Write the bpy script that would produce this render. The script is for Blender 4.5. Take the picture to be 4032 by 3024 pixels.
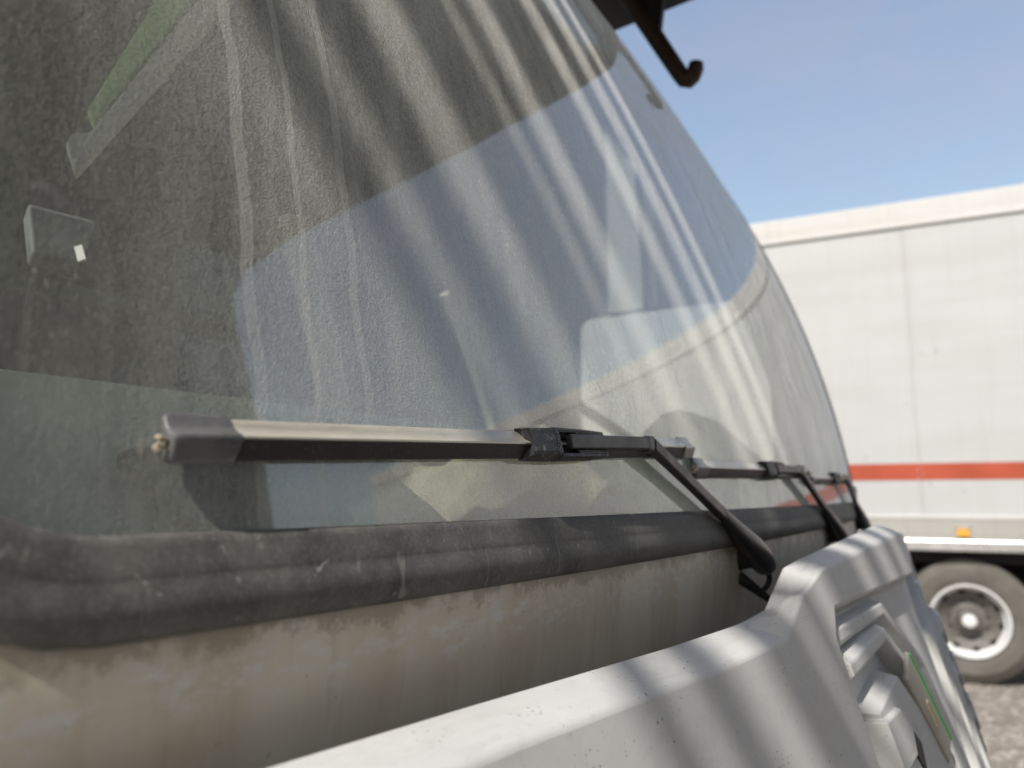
import bpy, math, random
import numpy as np
from mathutils import Vector, noise

random.seed(7)
for o in list(bpy.data.objects):
    bpy.data.objects.remove(o, do_unlink=True)
SC = bpy.context.scene
COL = SC.collection
R = math.radians
U = 0.31            # working unit in metres (distance from lens to glass is about one unit)
HC = 1.55           # camera height


def W(x, y, z):
    return Vector((x * U, y * U, HC + z * U))


# ------------------------------------------------------------------ camera
YAW, PITCH = R(31.4), R(8.2)
fwd = Vector((math.cos(YAW) * math.cos(PITCH), math.sin(YAW) * math.cos(PITCH), math.sin(PITCH)))
cd = bpy.data.cameras.new('camera')
cd.sensor_width = 36.0
cd.lens = 36.0 * 3046.0 / 4032.0
cd.clip_start, cd.clip_end = 0.02, 3000
cd.dof.use_dof = True
cd.dof.focus_distance = 0.55
cd.dof.aperture_fstop = 5.8
cam = bpy.data.objects.new('camera', cd)
COL.objects.link(cam)
cam.location = (0, 0, HC)
cam.rotation_euler = fwd.to_track_quat('-Z', 'Y').to_euler()
SC.camera = cam

# ------------------------------------------------------------------ light
SUN = Vector((-0.70, 0.0, 0.71)).normalized()      # towards the sun
wd = bpy.data.worlds.new('World')
SC.world = wd
wd.use_nodes = True
wn = wd.node_tree
bg = wn.nodes['Background']
sky = wn.nodes.new('ShaderNodeTexSky')
sky.sky_type = 'NISHITA'
sky.sun_disc = False
sky.sun_elevation = math.asin(SUN.z)
sky.sun_rotation = math.atan2(SUN.x, SUN.y) % (2 * math.pi)
sky.altitude = 300
sky.air_density = 1.7
sky.dust_density = 3.0
sky.ozone_density = 3.0
# faint high haze streaks over the whole sky
wtc = wn.nodes.new('ShaderNodeTexCoord')
wmp = wn.nodes.new('ShaderNodeMapping')
wmp.inputs['Scale'].default_value = (2.0, 5.0, 9.0)
wmp.inputs['Rotation'].default_value = (.2, .35, .4)
wno = wn.nodes.new('ShaderNodeTexNoise')
wno.inputs['Scale'].default_value = 1.1
wno.inputs['Detail'].default_value = 5
wno.inputs['Distortion'].default_value = .8
wmr = wn.nodes.new('ShaderNodeMapRange')
for k_, v_ in (('From Min', .40), ('From Max', .75), ('To Min', .20), ('To Max', .36)):
    wmr.inputs[k_].default_value = v_
whz = wn.nodes.new('ShaderNodeMix')
whz.data_type = 'RGBA'
whz.inputs[7].default_value = (3.15, 2.82, 3.12, 1)
wn.links.new(wtc.outputs['Generated'], wmp.inputs[0])
wn.links.new(wmp.outputs[0], wno.inputs['Vector'])
wn.links.new(wno.outputs[0], wmr.inputs['Value'])
wn.links.new(wmr.outputs[0], whz.inputs[0])
wn.links.new(sky.outputs[0], whz.inputs[6])
wn.links.new(whz.outputs[2], bg.inputs[0])
bg.inputs[1].default_value = 0.15
sl = bpy.data.lights.new('sun', 'SUN')
sl.energy = 3.1
sl.angle = R(0.8)
sl.color = (1.0, 0.955, 0.88)
so = bpy.data.objects.new('sun', sl)
COL.objects.link(so)
so.rotation_euler = (-SUN).to_track_quat('-Z', 'Y').to_euler()
so.location = (-6, -1, 8)
SC.view_settings.view_transform = 'Standard'
SC.view_settings.look = 'None'
SC.view_settings.exposure = 0.27
SC.view_settings.gamma = 1.0
SC.view_settings.use_curve_mapping = False
SC.render.engine = 'CYCLES'
SC.cycles.use_denoising = True
SC.cycles.max_bounces = 5
SC.cycles.diffuse_bounces = 2
SC.cycles.glossy_bounces = 2
SC.cycles.transparent_max_bounces = 8
SC.cycles.sample_clamp_indirect = 6.0
SC.cycles.caustics_reflective = False
SC.cycles.caustics_refractive = False


# ------------------------------------------------------------------ node helpers
class NT:
    def __init__(self, name):
        self.m = bpy.data.materials.new(name)
        self.m.use_nodes = True
        self.t = self.m.node_tree
        self.t.nodes.clear()
        self.out = self.n('ShaderNodeOutputMaterial')

    def n(self, typ, **kw):
        nd = self.t.nodes.new(typ)
        for k, v in kw.items():
            setattr(nd, k, v)
        return nd

    def put(self, sock, v):
        if v is None:
            return
        if isinstance(v, bpy.types.NodeSocket):
            self.t.links.new(v, sock)
        elif isinstance(v, (tuple, list)) and len(v) == 3 and sock.type == 'RGBA':
            sock.default_value = (*v, 1)
        else:
            sock.default_value = v

    def math(self, op, a, b=None, c=None, clamp=False):
        nd = self.n('ShaderNodeMath', operation=op, use_clamp=clamp)
        for i, v in enumerate((a, b, c)):
            if v is not None:
                self.put(nd.inputs[i], v)
        return nd.outputs[0]

    def coord(self, scale=(1, 1, 1), kind='Object', loc=(0, 0, 0)):
        tc = self.n('ShaderNodeTexCoord')
        mp = self.n('ShaderNodeMapping')
        mp.inputs['Scale'].default_value = scale
        mp.inputs['Location'].default_value = loc
        self.t.links.new(tc.outputs[kind], mp.inputs[0])
        return mp.outputs[0]

    def noise(self, vec, scale, detail=4, rough=.6, dist=0):
        nd = self.n('ShaderNodeTexNoise')
        self.put(nd.inputs['Vector'], vec)
        nd.inputs['Scale'].default_value = scale
        nd.inputs['Detail'].default_value = detail
        nd.inputs['Roughness'].default_value = rough
        nd.inputs['Distortion'].default_value = dist
        return nd.outputs[0]

    def voro(self, vec, scale, feature='F1', rnd=1.0):
        nd = self.n('ShaderNodeTexVoronoi', feature=feature)
        self.put(nd.inputs['Vector'], vec)
        nd.inputs['Scale'].default_value = scale
        nd.inputs['Randomness'].default_value = rnd
        return nd.outputs

    def ramp(self, fac, a, b, lo=0.0, hi=1.0):
        nd = self.n('ShaderNodeMapRange')
        nd.clamp = True
        self.put(nd.inputs['Value'], fac)
        nd.inputs['From Min'].default_value = a
        nd.inputs['From Max'].default_value = b
        nd.inputs['To Min'].default_value = lo
        nd.inputs['To Max'].default_value = hi
        return nd.outputs[0]

    def mix(self, fac, a, b):
        nd = self.n('ShaderNodeMix', data_type='RGBA')
        self.put(nd.inputs[0], fac)
        self.put(nd.inputs[6], a)
        self.put(nd.inputs[7], b)
        return nd.outputs[2]

    def sep(self, vec):
        nd = self.n('ShaderNodeSeparateXYZ')
        self.put(nd.inputs[0], vec)
        return nd.outputs

    def bump(self, h, strength=.3, dist=.001):
        nd = self.n('ShaderNodeBump')
        self.put(nd.inputs['Height'], h)
        nd.inputs['Strength'].default_value = strength
        nd.inputs['Distance'].default_value = dist
        return nd.outputs[0]

    def bsdf(self, col, rough=.5, metal=0, normal=None, spec=None, coat=None):
        p = self.n('ShaderNodeBsdfPrincipled')
        self.put(p.inputs['Base Color'], col)
        self.put(p.inputs['Roughness'], rough)
        self.put(p.inputs['Metallic'], metal)
        if normal is not None:
            self.put(p.inputs['Normal'], normal)
        if spec is not None:
            self.put(p.inputs['Specular IOR Level'], spec)
        if coat is not None:
            self.put(p.inputs['Coat Weight'], coat)
        return p.outputs[0]

    def done(self, sh):
        self.t.links.new(sh, self.out.inputs[0])
        return self.m


def plain(name, col, rough=.5, metal=0, var=.2, scale=15., bump=.15, spec=None, grit=None):
    t = NT(name)
    co = t.coord()
    n = t.noise(co, scale, 5, .65)
    c2 = tuple(min(1, c * (1 + var)) for c in col)
    c1 = tuple(c * (1 - var) for c in col)
    c = t.mix(t.ramp(n, .3, .7), c1, c2)
    if grit:
        g = t.noise(co, scale * 7, 3, .7)
        c = t.mix(t.ramp(g, .56, .72, 0, grit[1]), c, grit[0])
    b = t.bump(t.noise(co, scale * 6, 3), bump, .001) if bump else None
    rr = t.ramp(n, .3, .7, max(.02, rough - .08), min(1, rough + .08))
    return t.done(t.bsdf(c, rr, metal, b, spec))


# ------------------------------------------------------------------ mesh helpers
class MB:
    def __init__(self):
        self.v, self.f = [], []

    def add(self, vs, fs):
        k = len(self.v)
        self.v += [Vector(p) for p in vs]
        self.f += [tuple(i + k for i in f) for f in fs]
        return self

    def box(self, c, sx, sy, sz, ax=None):
        c = Vector(c)
        X, Y, Z = ax or (Vector((1, 0, 0)), Vector((0, 1, 0)), Vector((0, 0, 1)))
        vs = [c + X * (a * sx / 2) + Y * (b * sy / 2) + Z * (g * sz / 2) for a in (-1, 1) for b in (-1, 1) for g in (-1, 1)]
        return self.add(vs, [(0, 1, 3, 2), (4, 6, 7, 5), (0, 4, 5, 1), (2, 3, 7, 6), (0, 2, 6, 4), (1, 5, 7, 3)])

    def loft(self, rings, closed=True, cap=True):
        n = len(rings[0])
        vs = [p for r in rings for p in r]
        fs = []
        for i in range(len(rings) - 1):
            for j in range(n if closed else n - 1):
                a, b = i * n + j, i * n + (j + 1) % n
                fs.append((a, b, b + n, a + n))
        if cap and closed:
            fs.append(tuple(range(n - 1, -1, -1)))
            fs.append(tuple((len(rings) - 1) * n + j for j in range(n)))
        return self.add(vs, fs)

    def tube(self, pts, r, seg=10):
        pts = [Vector(p) for p in pts]
        rr = r if isinstance(r, (list, tuple)) else [r] * len(pts)
        rings = []
        prev = None
        for i, p in enumerate(pts):
            t = (pts[min(i + 1, len(pts) - 1)] - pts[max(i - 1, 0)]).normalized()
            a = prev if prev else (Vector((0, 0, 1)) if abs(t.z) < .9 else Vector((1, 0, 0)))
            a = (a - t * a.dot(t)).normalized()
            prev = a
            b = t.cross(a)
            rings.append([p + (a * math.cos(2 * math.pi * k / seg) + b * math.sin(2 * math.pi * k / seg)) * rr[i] for k in range(seg)])
        return self.loft(rings)

    def lathe(self, o, ax, prof, seg=48):
        """prof: (distance along axis, radius)"""
        ax = Vector(ax).normalized()
        a = Vector((0, 0, 1)) if abs(ax.z) < .9 else Vector((1, 0, 0))
        a = (a - ax * a.dot(ax)).normalized()
        b = ax.cross(a)
        o = Vector(o)
        rings = [[o + ax * h + (a * math.cos(2 * math.pi * k / seg) + b * math.sin(2 * math.pi * k / seg)) * max(r, 1e-4) for k in range(seg)] for h, r in prof]
        return self.loft(rings, True, False)

    def build(self, name, mat, parent=None, smooth=False, bevel=0, solid=0, bseg=2, angle=40):
        me = bpy.data.meshes.new(name)
        me.from_pydata([tuple(p) for p in self.v], [], self.f)
        me.validate()
        import bmesh
        bm = bmesh.new()
        bm.from_mesh(me)
        bmesh.ops.remove_doubles(bm, verts=bm.verts, dist=1e-6)
        bmesh.ops.recalc_face_normals(bm, faces=bm.faces)
        bm.to_mesh(me)
        bm.free()
        o = bpy.data.objects.new(name, me)
        COL.objects.link(o)
        me.materials.append(mat)
        if parent:
            o.parent = parent
        if smooth:
            for p in me.polygons:
                p.use_smooth = True
            try:
                me.set_sharp_from_angle(angle=R(angle))
            except Exception:
                pass
        if solid:
            s = o.modifiers.new('solid', 'SOLIDIFY')
            s.thickness = solid
            s.offset = 0
        if bevel:
            b = o.modifiers.new('bevel', 'BEVEL')
            b.width = bevel
            b.segments = bseg
            b.limit_method = 'ANGLE'
            b.angle_limit = R(30)
            b.harden_normals = False
        return o


def empty(name, loc, label, cat, group=None):
    o = bpy.data.objects.new(name, None)
    COL.objects.link(o)
    o.location = loc
    o['label'] = label
    o['category'] = cat
    if group:
        o['group'] = group
    return o


def tag(o, label, cat, group=None):
    o['label'] = label
    o['category'] = cat
    if group:
        o['group'] = group
    return o


def keep(o, parent):
    """parent without moving (parent has pure translation)"""
    o.parent = parent
    o.matrix_parent_inverse.translation = -Vector(parent.location)
    return o


class Thing:
    """builds parts in world coordinates under an empty"""
    def __init__(self, name, loc, label, cat):
        self.o = empty(name, loc, label, cat)

    def part(self, mb, name, mat, **kw):
        return keep(mb.build(name, mat, None, **kw), self.o)


def sub(mb, name, mat, parent, **kw):
    o = mb.build(name, mat, None, **kw)
    o.parent = parent
    return o


# ------------------------------------------------------------------ the windscreen surface
def Y0(x):
    return .815 + .0139 * (x - 3.77) ** 2


def pz(z):
    return .124 * z + .0745 * z * z


def xe(z):          # half width of the pane at height z, right edge
    return 7.12 - .04 * max(z, 0) ** 2


def xl_(z):         # left edge
    return .33 + .04 * max(z, 0) ** 2


def gl(x, z, off=0.0):
    """point on the glass, `off` units out towards the street"""
    p = Vector((x, Y0(x) + pz(z), z))
    return p + gn(x, z) * off


def gn(x, z):
    return Vector((.0278 * (x - 3.77), -1, .124 + .149 * z)).normalized()


def Wv(p):
    return W(p.x, p.y, p.z)


# ------------------------------------------------------------------ materials
def glass_mat(name, dusty=True):
    t = NT(name)
    geo = t.n('ShaderNodeNewGeometry')
    dt = t.n('ShaderNodeVectorMath', operation='DOT_PRODUCT')
    t.t.links.new(geo.outputs['Incoming'], dt.inputs[0])
    t.t.links.new(geo.outputs['Normal'], dt.inputs[1])
    c = t.math('ABSOLUTE', dt.outputs['Value'])
    c = t.math('MAXIMUM', c, .06)
    f = t.math('MULTIPLY_ADD', t.math('POWER', t.math('SUBTRACT', 1, c), 5), .915, .085)
    f2 = t.math('DIVIDE', t.math('MULTIPLY', f, 2), t.math('ADD', f, 1))      # both faces of the pane
    tr = t.n('ShaderNodeBsdfTransparent')
    tr.inputs[0].default_value = (.87, .92, .87, 1) if dusty else (.96, .97, .96, 1)
    gs = t.n('ShaderNodeBsdfAnisotropic')
    gs.inputs['Roughness'].default_value = .03
    gs.inputs['Color'].default_value = (1, 1, 1, 1)
    # dust film: fine speckle, long vertical rain streaks, a few run marks
    co = t.coord()
    st1 = t.noise(t.coord((110, 110, 4.2)), 1.0, 3, .65, .3)
    st2 = t.noise(t.coord((24, 24, 1.6)), 1.0, 2, .55, .6)
    st3 = t.noise(t.coord((560, 560, 170)), 1.0, 2, .7)
    sp = t.noise(co, 1100, 1, .6)
    cl = t.noise(co, 7, 2, .6)
    tau = t.ramp(st1, .32, .72, .0, .08)
    tau = t.math('ADD', tau, t.ramp(st2, .38, .7, 0, .09))
    tau = t.math('ADD', tau, t.ramp(sp, .42, .72, 0, .15))
    tau = t.math('ADD', tau, t.ramp(st3, .42, .75, 0, .12))
    tau = t.math('ADD', tau, t.ramp(cl, .3, .7, .11, .16))
    # dried run marks and droplets
    vo = t.voro(t.coord((150, 150, 70)), 1.0)
    drop = t.math('MULTIPLY', t.ramp(vo[0], .10, .14, 1, 0), t.ramp(cl, .52, .60))
    tau = t.math('ADD', tau, t.math('MULTIPLY', drop, .30))
    if dusty:
        xyz = t.sep(co)
        wob = t.math('MULTIPLY', t.math('SUBTRACT', t.noise(t.coord((0, 0, 16)), 1.0, 3, .6), .5), .016)
        xw = t.math('ADD', xyz[0], wob)
        for x0, w, k in ((.252, .0035, .16), (.287, .0022, .15), (.323, .0030, .12)):
            dd_ = t.math('ABSOLUTE', t.math('SUBTRACT', xw, x0))
            tau = t.math('ADD', tau, t.ramp(dd_, w, w * .75, 0, k))
            tau = t.math('ADD', tau, t.math('MULTIPLY', t.ramp(dd_, w * 1.05, w * .98, 0, 1), t.ramp(dd_, w * .80, w * .88, 0, k * 1.4)))
        tau = t.math('MULTIPLY', tau, t.math('MULTIPLY', t.ramp(xyz[0], .17, .30, .42, 1), t.ramp(xyz[2], HC + .03, HC + .014, 1, .9)))
        tau = t.math('ADD', tau, t.math('MULTIPLY', t.ramp(t.math('ADD', xyz[2], t.math('MULTIPLY', cl, .03)), HC + .14, HC - .01, 0, .06), t.ramp(st1, .3, .6, .7, 1.15)))
    tau = t.math('MULTIPLY', tau, 2.0 if dusty else .10)
    fac = t.math('SUBTRACT', 1, t.math('EXPONENT', t.math('MULTIPLY', t.math('DIVIDE', tau, t.math('POWER', c, .42)), -1)))
    df = t.n('ShaderNodeBsdfDiffuse')
    t.put(df.inputs['Normal'], t.bump(t.math('ADD', sp, t.math('MULTIPLY', st3, .8)), 1.0, .0009))
    t.put(df.inputs[0], t.mix(cl, (.84, .86, .78), (.89, .89, .83)))
    she = t.n('ShaderNodeBsdfSheen')
    she.inputs['Color'].default_value = (.80, .79, .74, 1)
    she.inputs['Roughness'].default_value = .55
    ads = t.n('ShaderNodeAddShader')
    t.put(ads.inputs[0], df.outputs[0])
    t.put(ads.inputs[1], she.outputs[0])
    tl = t.n('ShaderNodeBsdfTranslucent')
    tl.inputs[0].default_value = (.72, .73, .66, 1)
    dd = t.n('ShaderNodeMixShader')
    dd.inputs[0].default_value = .12
    t.put(dd.inputs[1], ads.outputs[0])
    t.put(dd.inputs[2], tl.outputs[0])
    m2 = t.n('ShaderNodeMixShader')
    t.put(m2.inputs[0], fac)
    t.put(m2.inputs[1], tr.outputs[0])
    t.put(m2.inputs[2], dd.outputs[0])
    m1 = t.n('ShaderNodeMixShader')
    t.put(m1.inputs[0], t.math('MULTIPLY', f2, t.math('SUBTRACT', 1, t.math('POWER', fac, 2.2))))
    t.put(m1.inputs[1], m2.outputs[0])
    t.put(m1.inputs[2], gs.outputs[0])
    return t.done(m1.outputs[0])


M = {}
M['glass'] = glass_mat('dusty_windscreen_glass')
M['side_glass'] = glass_mat('side_glass', False)


def rubber():
    t = NT('dusty_rubber')
    co = t.coord()
    n1 = t.noise(co, 26, 6, .7)
    n2 = t.noise(t.coord((60, 60, 9)), 1, 4, .65, .5)
    sp = t.noise(co, 420, 3, .7)
    d = t.math('ADD', t.ramp(n1, .34, .75, .16, .75), t.ramp(n2, .55, .8, 0, .2))
    d = t.math('ADD', d, t.ramp(sp, .5, .75, .0, .35))
    c = t.mix(t.math('MULTIPLY', d, .72, clamp=True), (.036, .037, .038), (.36, .345, .315))
    rn = t.noise(t.coord((170, 170, 7), loc=(7, 1, 0)), 1, 3, .6, .5)
    c = t.mix(t.math('MULTIPLY', t.ramp(rn, .64, .70), .45), c, (.42, .40, .36))
    wsp = t.ramp(t.noise(co, 75, 4, .75, .8), .66, .72)
    c = t.mix(t.math('MULTIPLY', wsp, .7), c, (.5, .49, .44))
    return t.done(t.bsdf(c, t.ramp(n1, .3, .7, .55, .8), 0, t.bump(sp, .25, .0006)))


M['rubber'] = rubber()


def cowl_mat():
    t = NT('stained_cab_paint')
    co = t.coord()
    z = t.sep(co)[2]
    dr = t.noise(t.coord((26, 26, 1.3)), 1, 4, .6, .4)
    dr2 = t.noise(t.coord((90, 90, 3)), 1, 4, .65, .2)
    n = t.noise(co, 9, 5, .6)
    c = t.mix(t.ramp(dr, .34, .7), (.84, .76, .62), (.70, .59, .44))
    c = t.mix(t.ramp(dr2, .5, .8, 0, .45), c, (.80, .76, .68))
    dr3 = t.noise(t.coord((55, 55, 1.1), loc=(4, 2, 0)), 1, 3, .6, .3)
    c = t.mix(t.ramp(dr3, .58, .72, 0, .32), c, (.42, .34, .24))
    c = t.mix(t.ramp(n, .46, .74, 0, .28), c, (.52, .44, .32))
    # mineral crust left by water running off the seal
    e = t.math('ADD', z, t.math('MULTIPLY', t.math('SUBTRACT', t.noise(co, 22, 6, .75), .5), .075))
    band = t.math('MULTIPLY', t.ramp(e, HC - .094, HC - .080), t.ramp(e, HC - .066, HC - .074))
    crust = t.math('MULTIPLY', band, t.ramp(t.noise(t.coord((60, 60, 150)), 1, 5, .75), .46, .60))
    c = t.mix(t.math('MULTIPLY', crust, .85), c, (.86, .83, .77))
    rim = t.ramp(e, HC - .066, HC - .060)
    c = t.mix(t.math('MULTIPLY', rim, .6), c, (.36, .29, .20))
    ln = t.ramp(t.noise(co, 130, 3, .8), .70, .73)
    c = t.mix(t.math('MULTIPLY', ln, .6), c, (.12, .10, .08))
    return t.done(t.bsdf(c, t.ramp(n, .3, .7, .45, .65), 0, t.bump(t.noise(co, 200, 3), .12, .0005)))


M['cowl'] = cowl_mat()


def panel_mat():
    t = NT('weathered_white_plastic')
    co = t.coord()
    n = t.noise(co, 18, 5, .65)
    s = t.noise(co, 160, 4, .75)
    dr = t.noise(t.coord((70, 70, 10)), 1, 4, .6)
    c = t.mix(t.ramp(n, .3, .7), (.70, .70, .69), (.79, .79, .775))
    c = t.mix(t.ramp(s, .60, .72, 0, .40), c, (.46, .45, .43))
    c = t.mix(t.ramp(dr, .55, .8, 0, .25), c, (.52, .51, .48))
    v = t.voro(co, 260)
    dot = t.math('MULTIPLY', t.ramp(v[0], .16, .24, 1, 0), t.ramp(t.noise(co, 45, 2), .58, .66))
    c = t.mix(t.math('MULTIPLY', dot, .75), c, (.20, .19, .17))
    v3 = t.voro(t.coord(loc=(3, 1, 2)), 95)
    chip = t.math('MULTIPLY', t.ramp(v3[0], .07, .11, 1, 0), t.ramp(t.noise(t.coord(), 21, 2), .54, .62))
    c = t.mix(t.math('MULTIPLY', chip, .8), c, (.13, .125, .12))
    smear = t.noise(t.coord((9, 30, 30), loc=(1, 5, 2)), 1, 5, .7, 1.2)
    c = t.mix(t.ramp(smear, .54, .78, 0, .38), c, (.50, .48, .44))
    b = t.bump(t.noise(co, 900, 2), .15, .0004)
    return t.done(t.bsdf(c, t.ramp(n, .3, .7, .48, .62), 0, b, .4))


M['panel'] = panel_mat()
M['panel_dark'] = plain('vent_black', (.025, .025, .028), .6)
M['badge_green'] = plain('badge_green', (.05, .30, .08), .35, 0, .1)
M['badge_gold'] = plain('badge_gold', (.75, .60, .30), .25, .85, .05)
M['badge_plate'] = plain('badge_plate', (.42, .40, .33), .35, .3, .1)
M['arm'] = plain('wiper_arm_black', (.028, .028, .030), .42, 0, .25, 60, .2, grit=((.20, .19, .17), .25))
M['arm_gloss'] = plain('wiper_head_black', (.018, .018, .02), .33, 0, .2, 50, .1)
M['worn'] = plain('worn_black_plastic', (.05, .05, .053), .55, 0, .35, 30, .3, grit=((.46, .45, .43), .7))
M['blade_dark'] = plain('blade_rubber', (.030, .027, .024), .5, 0, .3, 70, .15, grit=((.22, .19, .15), .35))


def blade_mat():
    t = NT('dusty_steel_blade')
    n = t.noise(t.coord((22, 120, 120)), 1, 5, .65)
    sp = t.noise(t.coord(), 300, 3, .7)
    c = t.mix(t.ramp(n, .3, .7), (.58, .54, .46), (.80, .75, .66))  # sunlight on the black blade's dusty top put into this pale colour
    c = t.mix(t.ramp(sp, .55, .75, 0, .4), c, (.72, .67, .58))
    return t.done(t.bsdf(c, t.ramp(n, .3, .7, .26, .42), .35, t.bump(sp, .1, .0004)))


M['blade'] = blade_mat()
M['cap'] = plain('grey_end_cap', (.16, .16, .165), .34, 0, .25, 45, .15, grit=((.34, .33, .31), .35))
M['silver'] = plain('silver_cap', (.40, .39, .37), .35, .5, .2, 50, .1)
M['crud'] = plain('dry_mud', (.45, .39, .30), .9, 0, .4, 200, .6)
M['dash'] = plain('grey_green_dash', (.60, .62, .52), .7, 0, .10, 12, .2)
M['tray'] = plain('dark_tray', (.20, .21, .195), .75, 0, .2, 20, .2)
M['seat_dark'] = plain('dark_seat_fabric', (.028, .022, .026), .9, 0, .3, 40, .4)
M['seat_grey'] = plain('blue_grey_fabric', (.27, .30, .35), .9, 0, .12, 30, .3)
M['trim'] = plain('cab_lining', (.40, .41, .38), .8, 0, .15, 6, .2)
M['door_lining'] = plain('door_lining_grey', (.48, .49, .46), .7, 0, .08, 6, .1)
M['rail_pale'] = plain('pale_rail', (.62, .60, .54), .5, 0, .1, 20, .05)
M['green'] = plain('lime_green_paint', (.52, .80, .26), .5, 0, .08, 12, .05)
M['beige'] = plain('beige_paint', (.88, .82, .70), .55, 0, .08, 12, .05)
M['paper'] = plain('brown_paper', (.92, .83, .60), .85, 0, .08, 14, .2)
M['cabpaint'] = plain('cab_white_paint', (.66, .65, .62), .4, 0, .06, 5, .05)
M['black'] = plain('flat_black', (.012, .012, .013), .7, 0, .3, 10, .1)
M['monitor'] = plain('monitor_grey', (.33, .35, .35), .5, 0, .08, 20, .05)
M['canopy'] = plain('black_canopy_steel', (.020, .018, .017), .65, 0, .3, 4, .1)
M['rust'] = plain('rusty_rod', (.085, .055, .040), .6, .3, .4, 60, .3)
M['wall'] = plain('dark_shed_cladding', (.035, .035, .032), .7, 0, .2, 2, .1)
M['white_sticker'] = plain('white_sticker', (.85, .85, .83), .4, 0, .03, 20, 0)  # white that stands for a bright highlight on the dash box


def trailer_mat(name, col, dirt):
    t = NT(name)
    co = t.coord()
    n = t.noise(co, 1.6, 5, .6)
    h = t.noise(t.coord((.6, .6, 7)), 1, 4, .6)
    dr = t.noise(t.coord((16, 16, .8)), 1, 4, .65)
    c = t.mix(t.ramp(n, .3, .7), tuple(x * .94 for x in col), col)
    c = t.mix(t.ramp(h, .42, .72, 0, .45), c, dirt)
    c = t.mix(t.ramp(dr, .52, .78, 0, .5), c, dirt)
    sp = t.voro(co, 3.2)
    c = t.mix(t.math('MULTIPLY', t.ramp(sp[0], .05, .09, 1, 0), .35), c, tuple(x * .6 for x in dirt))
    return t.done(t.bsdf(c, .42, 0, t.bump(t.noise(co, 3.5, 3), .12, .02), .35))


M['tr_white'] = trailer_mat('trailer_white_sheet', (.54, .54, .53), (.455, .45, .42))
M['tr_rail'] = trailer_mat('trailer_white_rail', (.62, .61, .59), (.51, .475, .41))
M['tr_low'] = trailer_mat('trailer_lower_rail', (.46, .445, .41), (.355, .33, .30))
M['tr_red'] = plain('orange_red_stripe', (.43, .078, .036), .45, 0, .12, 3, .02)
M['alu'] = plain('bright_aluminium', (.80, .79, .78), .30, .75, .1, 8, .1)
M['amber'] = plain('amber_lens', (.85, .42, .06), .25, 0, .1, 30, .05)
M['tyre'] = plain('dusty_tyre', (.135, .122, .105), .85, 0, .28, 6, .3, grit=((.19, .175, .15), .4))
M['tread'] = plain('tyre_tread', (.035, .033, .031), .9, 0, .3, 14, .4)
M['rim'] = plain('white_wheel_rim', (.74, .735, .715), .42, 0, .10, 9, .1, grit=((.36, .33, .29), .3))
M['rim_dirty'] = plain('dirty_wheel_disc', (.15, .14, .125), .6, .2, .35, 18, .2)  # disc, hub and nuts in a darker tone than the rim
M['chassis'] = plain('black_chassis', (.008, .008, .008), .8, 0, .3, 6, .1)


def ground_mat():
    t = NT('weathered_asphalt')
    co = t.coord()
    v = t.voro(co, 30)
    v2 = t.voro(co, 130)
    n = t.noise(co, .8, 5, .6)
    g = t.noise(co, 60, 4, .7)
    c = t.mix(t.ramp(g, .35, .7), (.15, .13, .11), (.33, .285, .235))
    br = t.n('ShaderNodeSeparateColor')
    t.t.links.new(v[1], br.inputs[0])
    c = t.mix(t.ramp(br.outputs[0], .5, .95, 0, .9), c, (.60, .53, .45))
    c = t.mix(t.ramp(n, .35, .7, 0, .35), c, (.30, .26, .21))
    h = t.math('ADD', v[0], t.math('MULTIPLY', v2[0], .5))
    return t.done(t.bsdf(c, .9, 0, t.bump(h, .8, .012)))


M['ground'] = ground_mat()

# ------------------------------------------------------------------ ground
g = MB()
N = 24
ext = [-1500, -400, -100, -30] + [-12 + 2.4 * i for i in range(11)] + [30, 100, 400, 1500]
n = len(ext)
g.add([(x, y, 0) for y in ext for x in ext], [(j * n + i, j * n + i + 1, j * n + i + 1 + n, j * n + i + n) for j in range(n - 1) for i in range(n - 1)])
go = g.build('ground', M['ground'])
go['kind'] = 'structure'

# ------------------------------------------------------------------ the parked truck
truck = Thing('truck', (3.77 * U, 3.5 * U, 0), 'white truck with a wide dusty curved windshield, three wipers and grey front panel', 'truck')

# glass
g = MB()
NX, NZ = 64, 48
zs = [-.09 + (4.42 + .09) * j / NZ for j in range(NZ + 1)]
vs = []
for z in zs:
    r = xe(z) + .02
    l = xl_(z) - .02
    for i in range(NX + 1):
        vs.append(Wv(gl(l + (r - l) * i / NX, z)))
fs = [(j * (NX + 1) + i, j * (NX + 1) + i + 1, (j + 1) * (NX + 1) + i + 1, (j + 1) * (NX + 1) + i) for j in range(NZ) for i in range(NX)]
g.add(vs, fs)
ws = truck.part(g, 'windshield', M['glass'], smooth=True, angle=180)
ws['label'] = 'dusty rain-streaked curved windshield'


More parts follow.
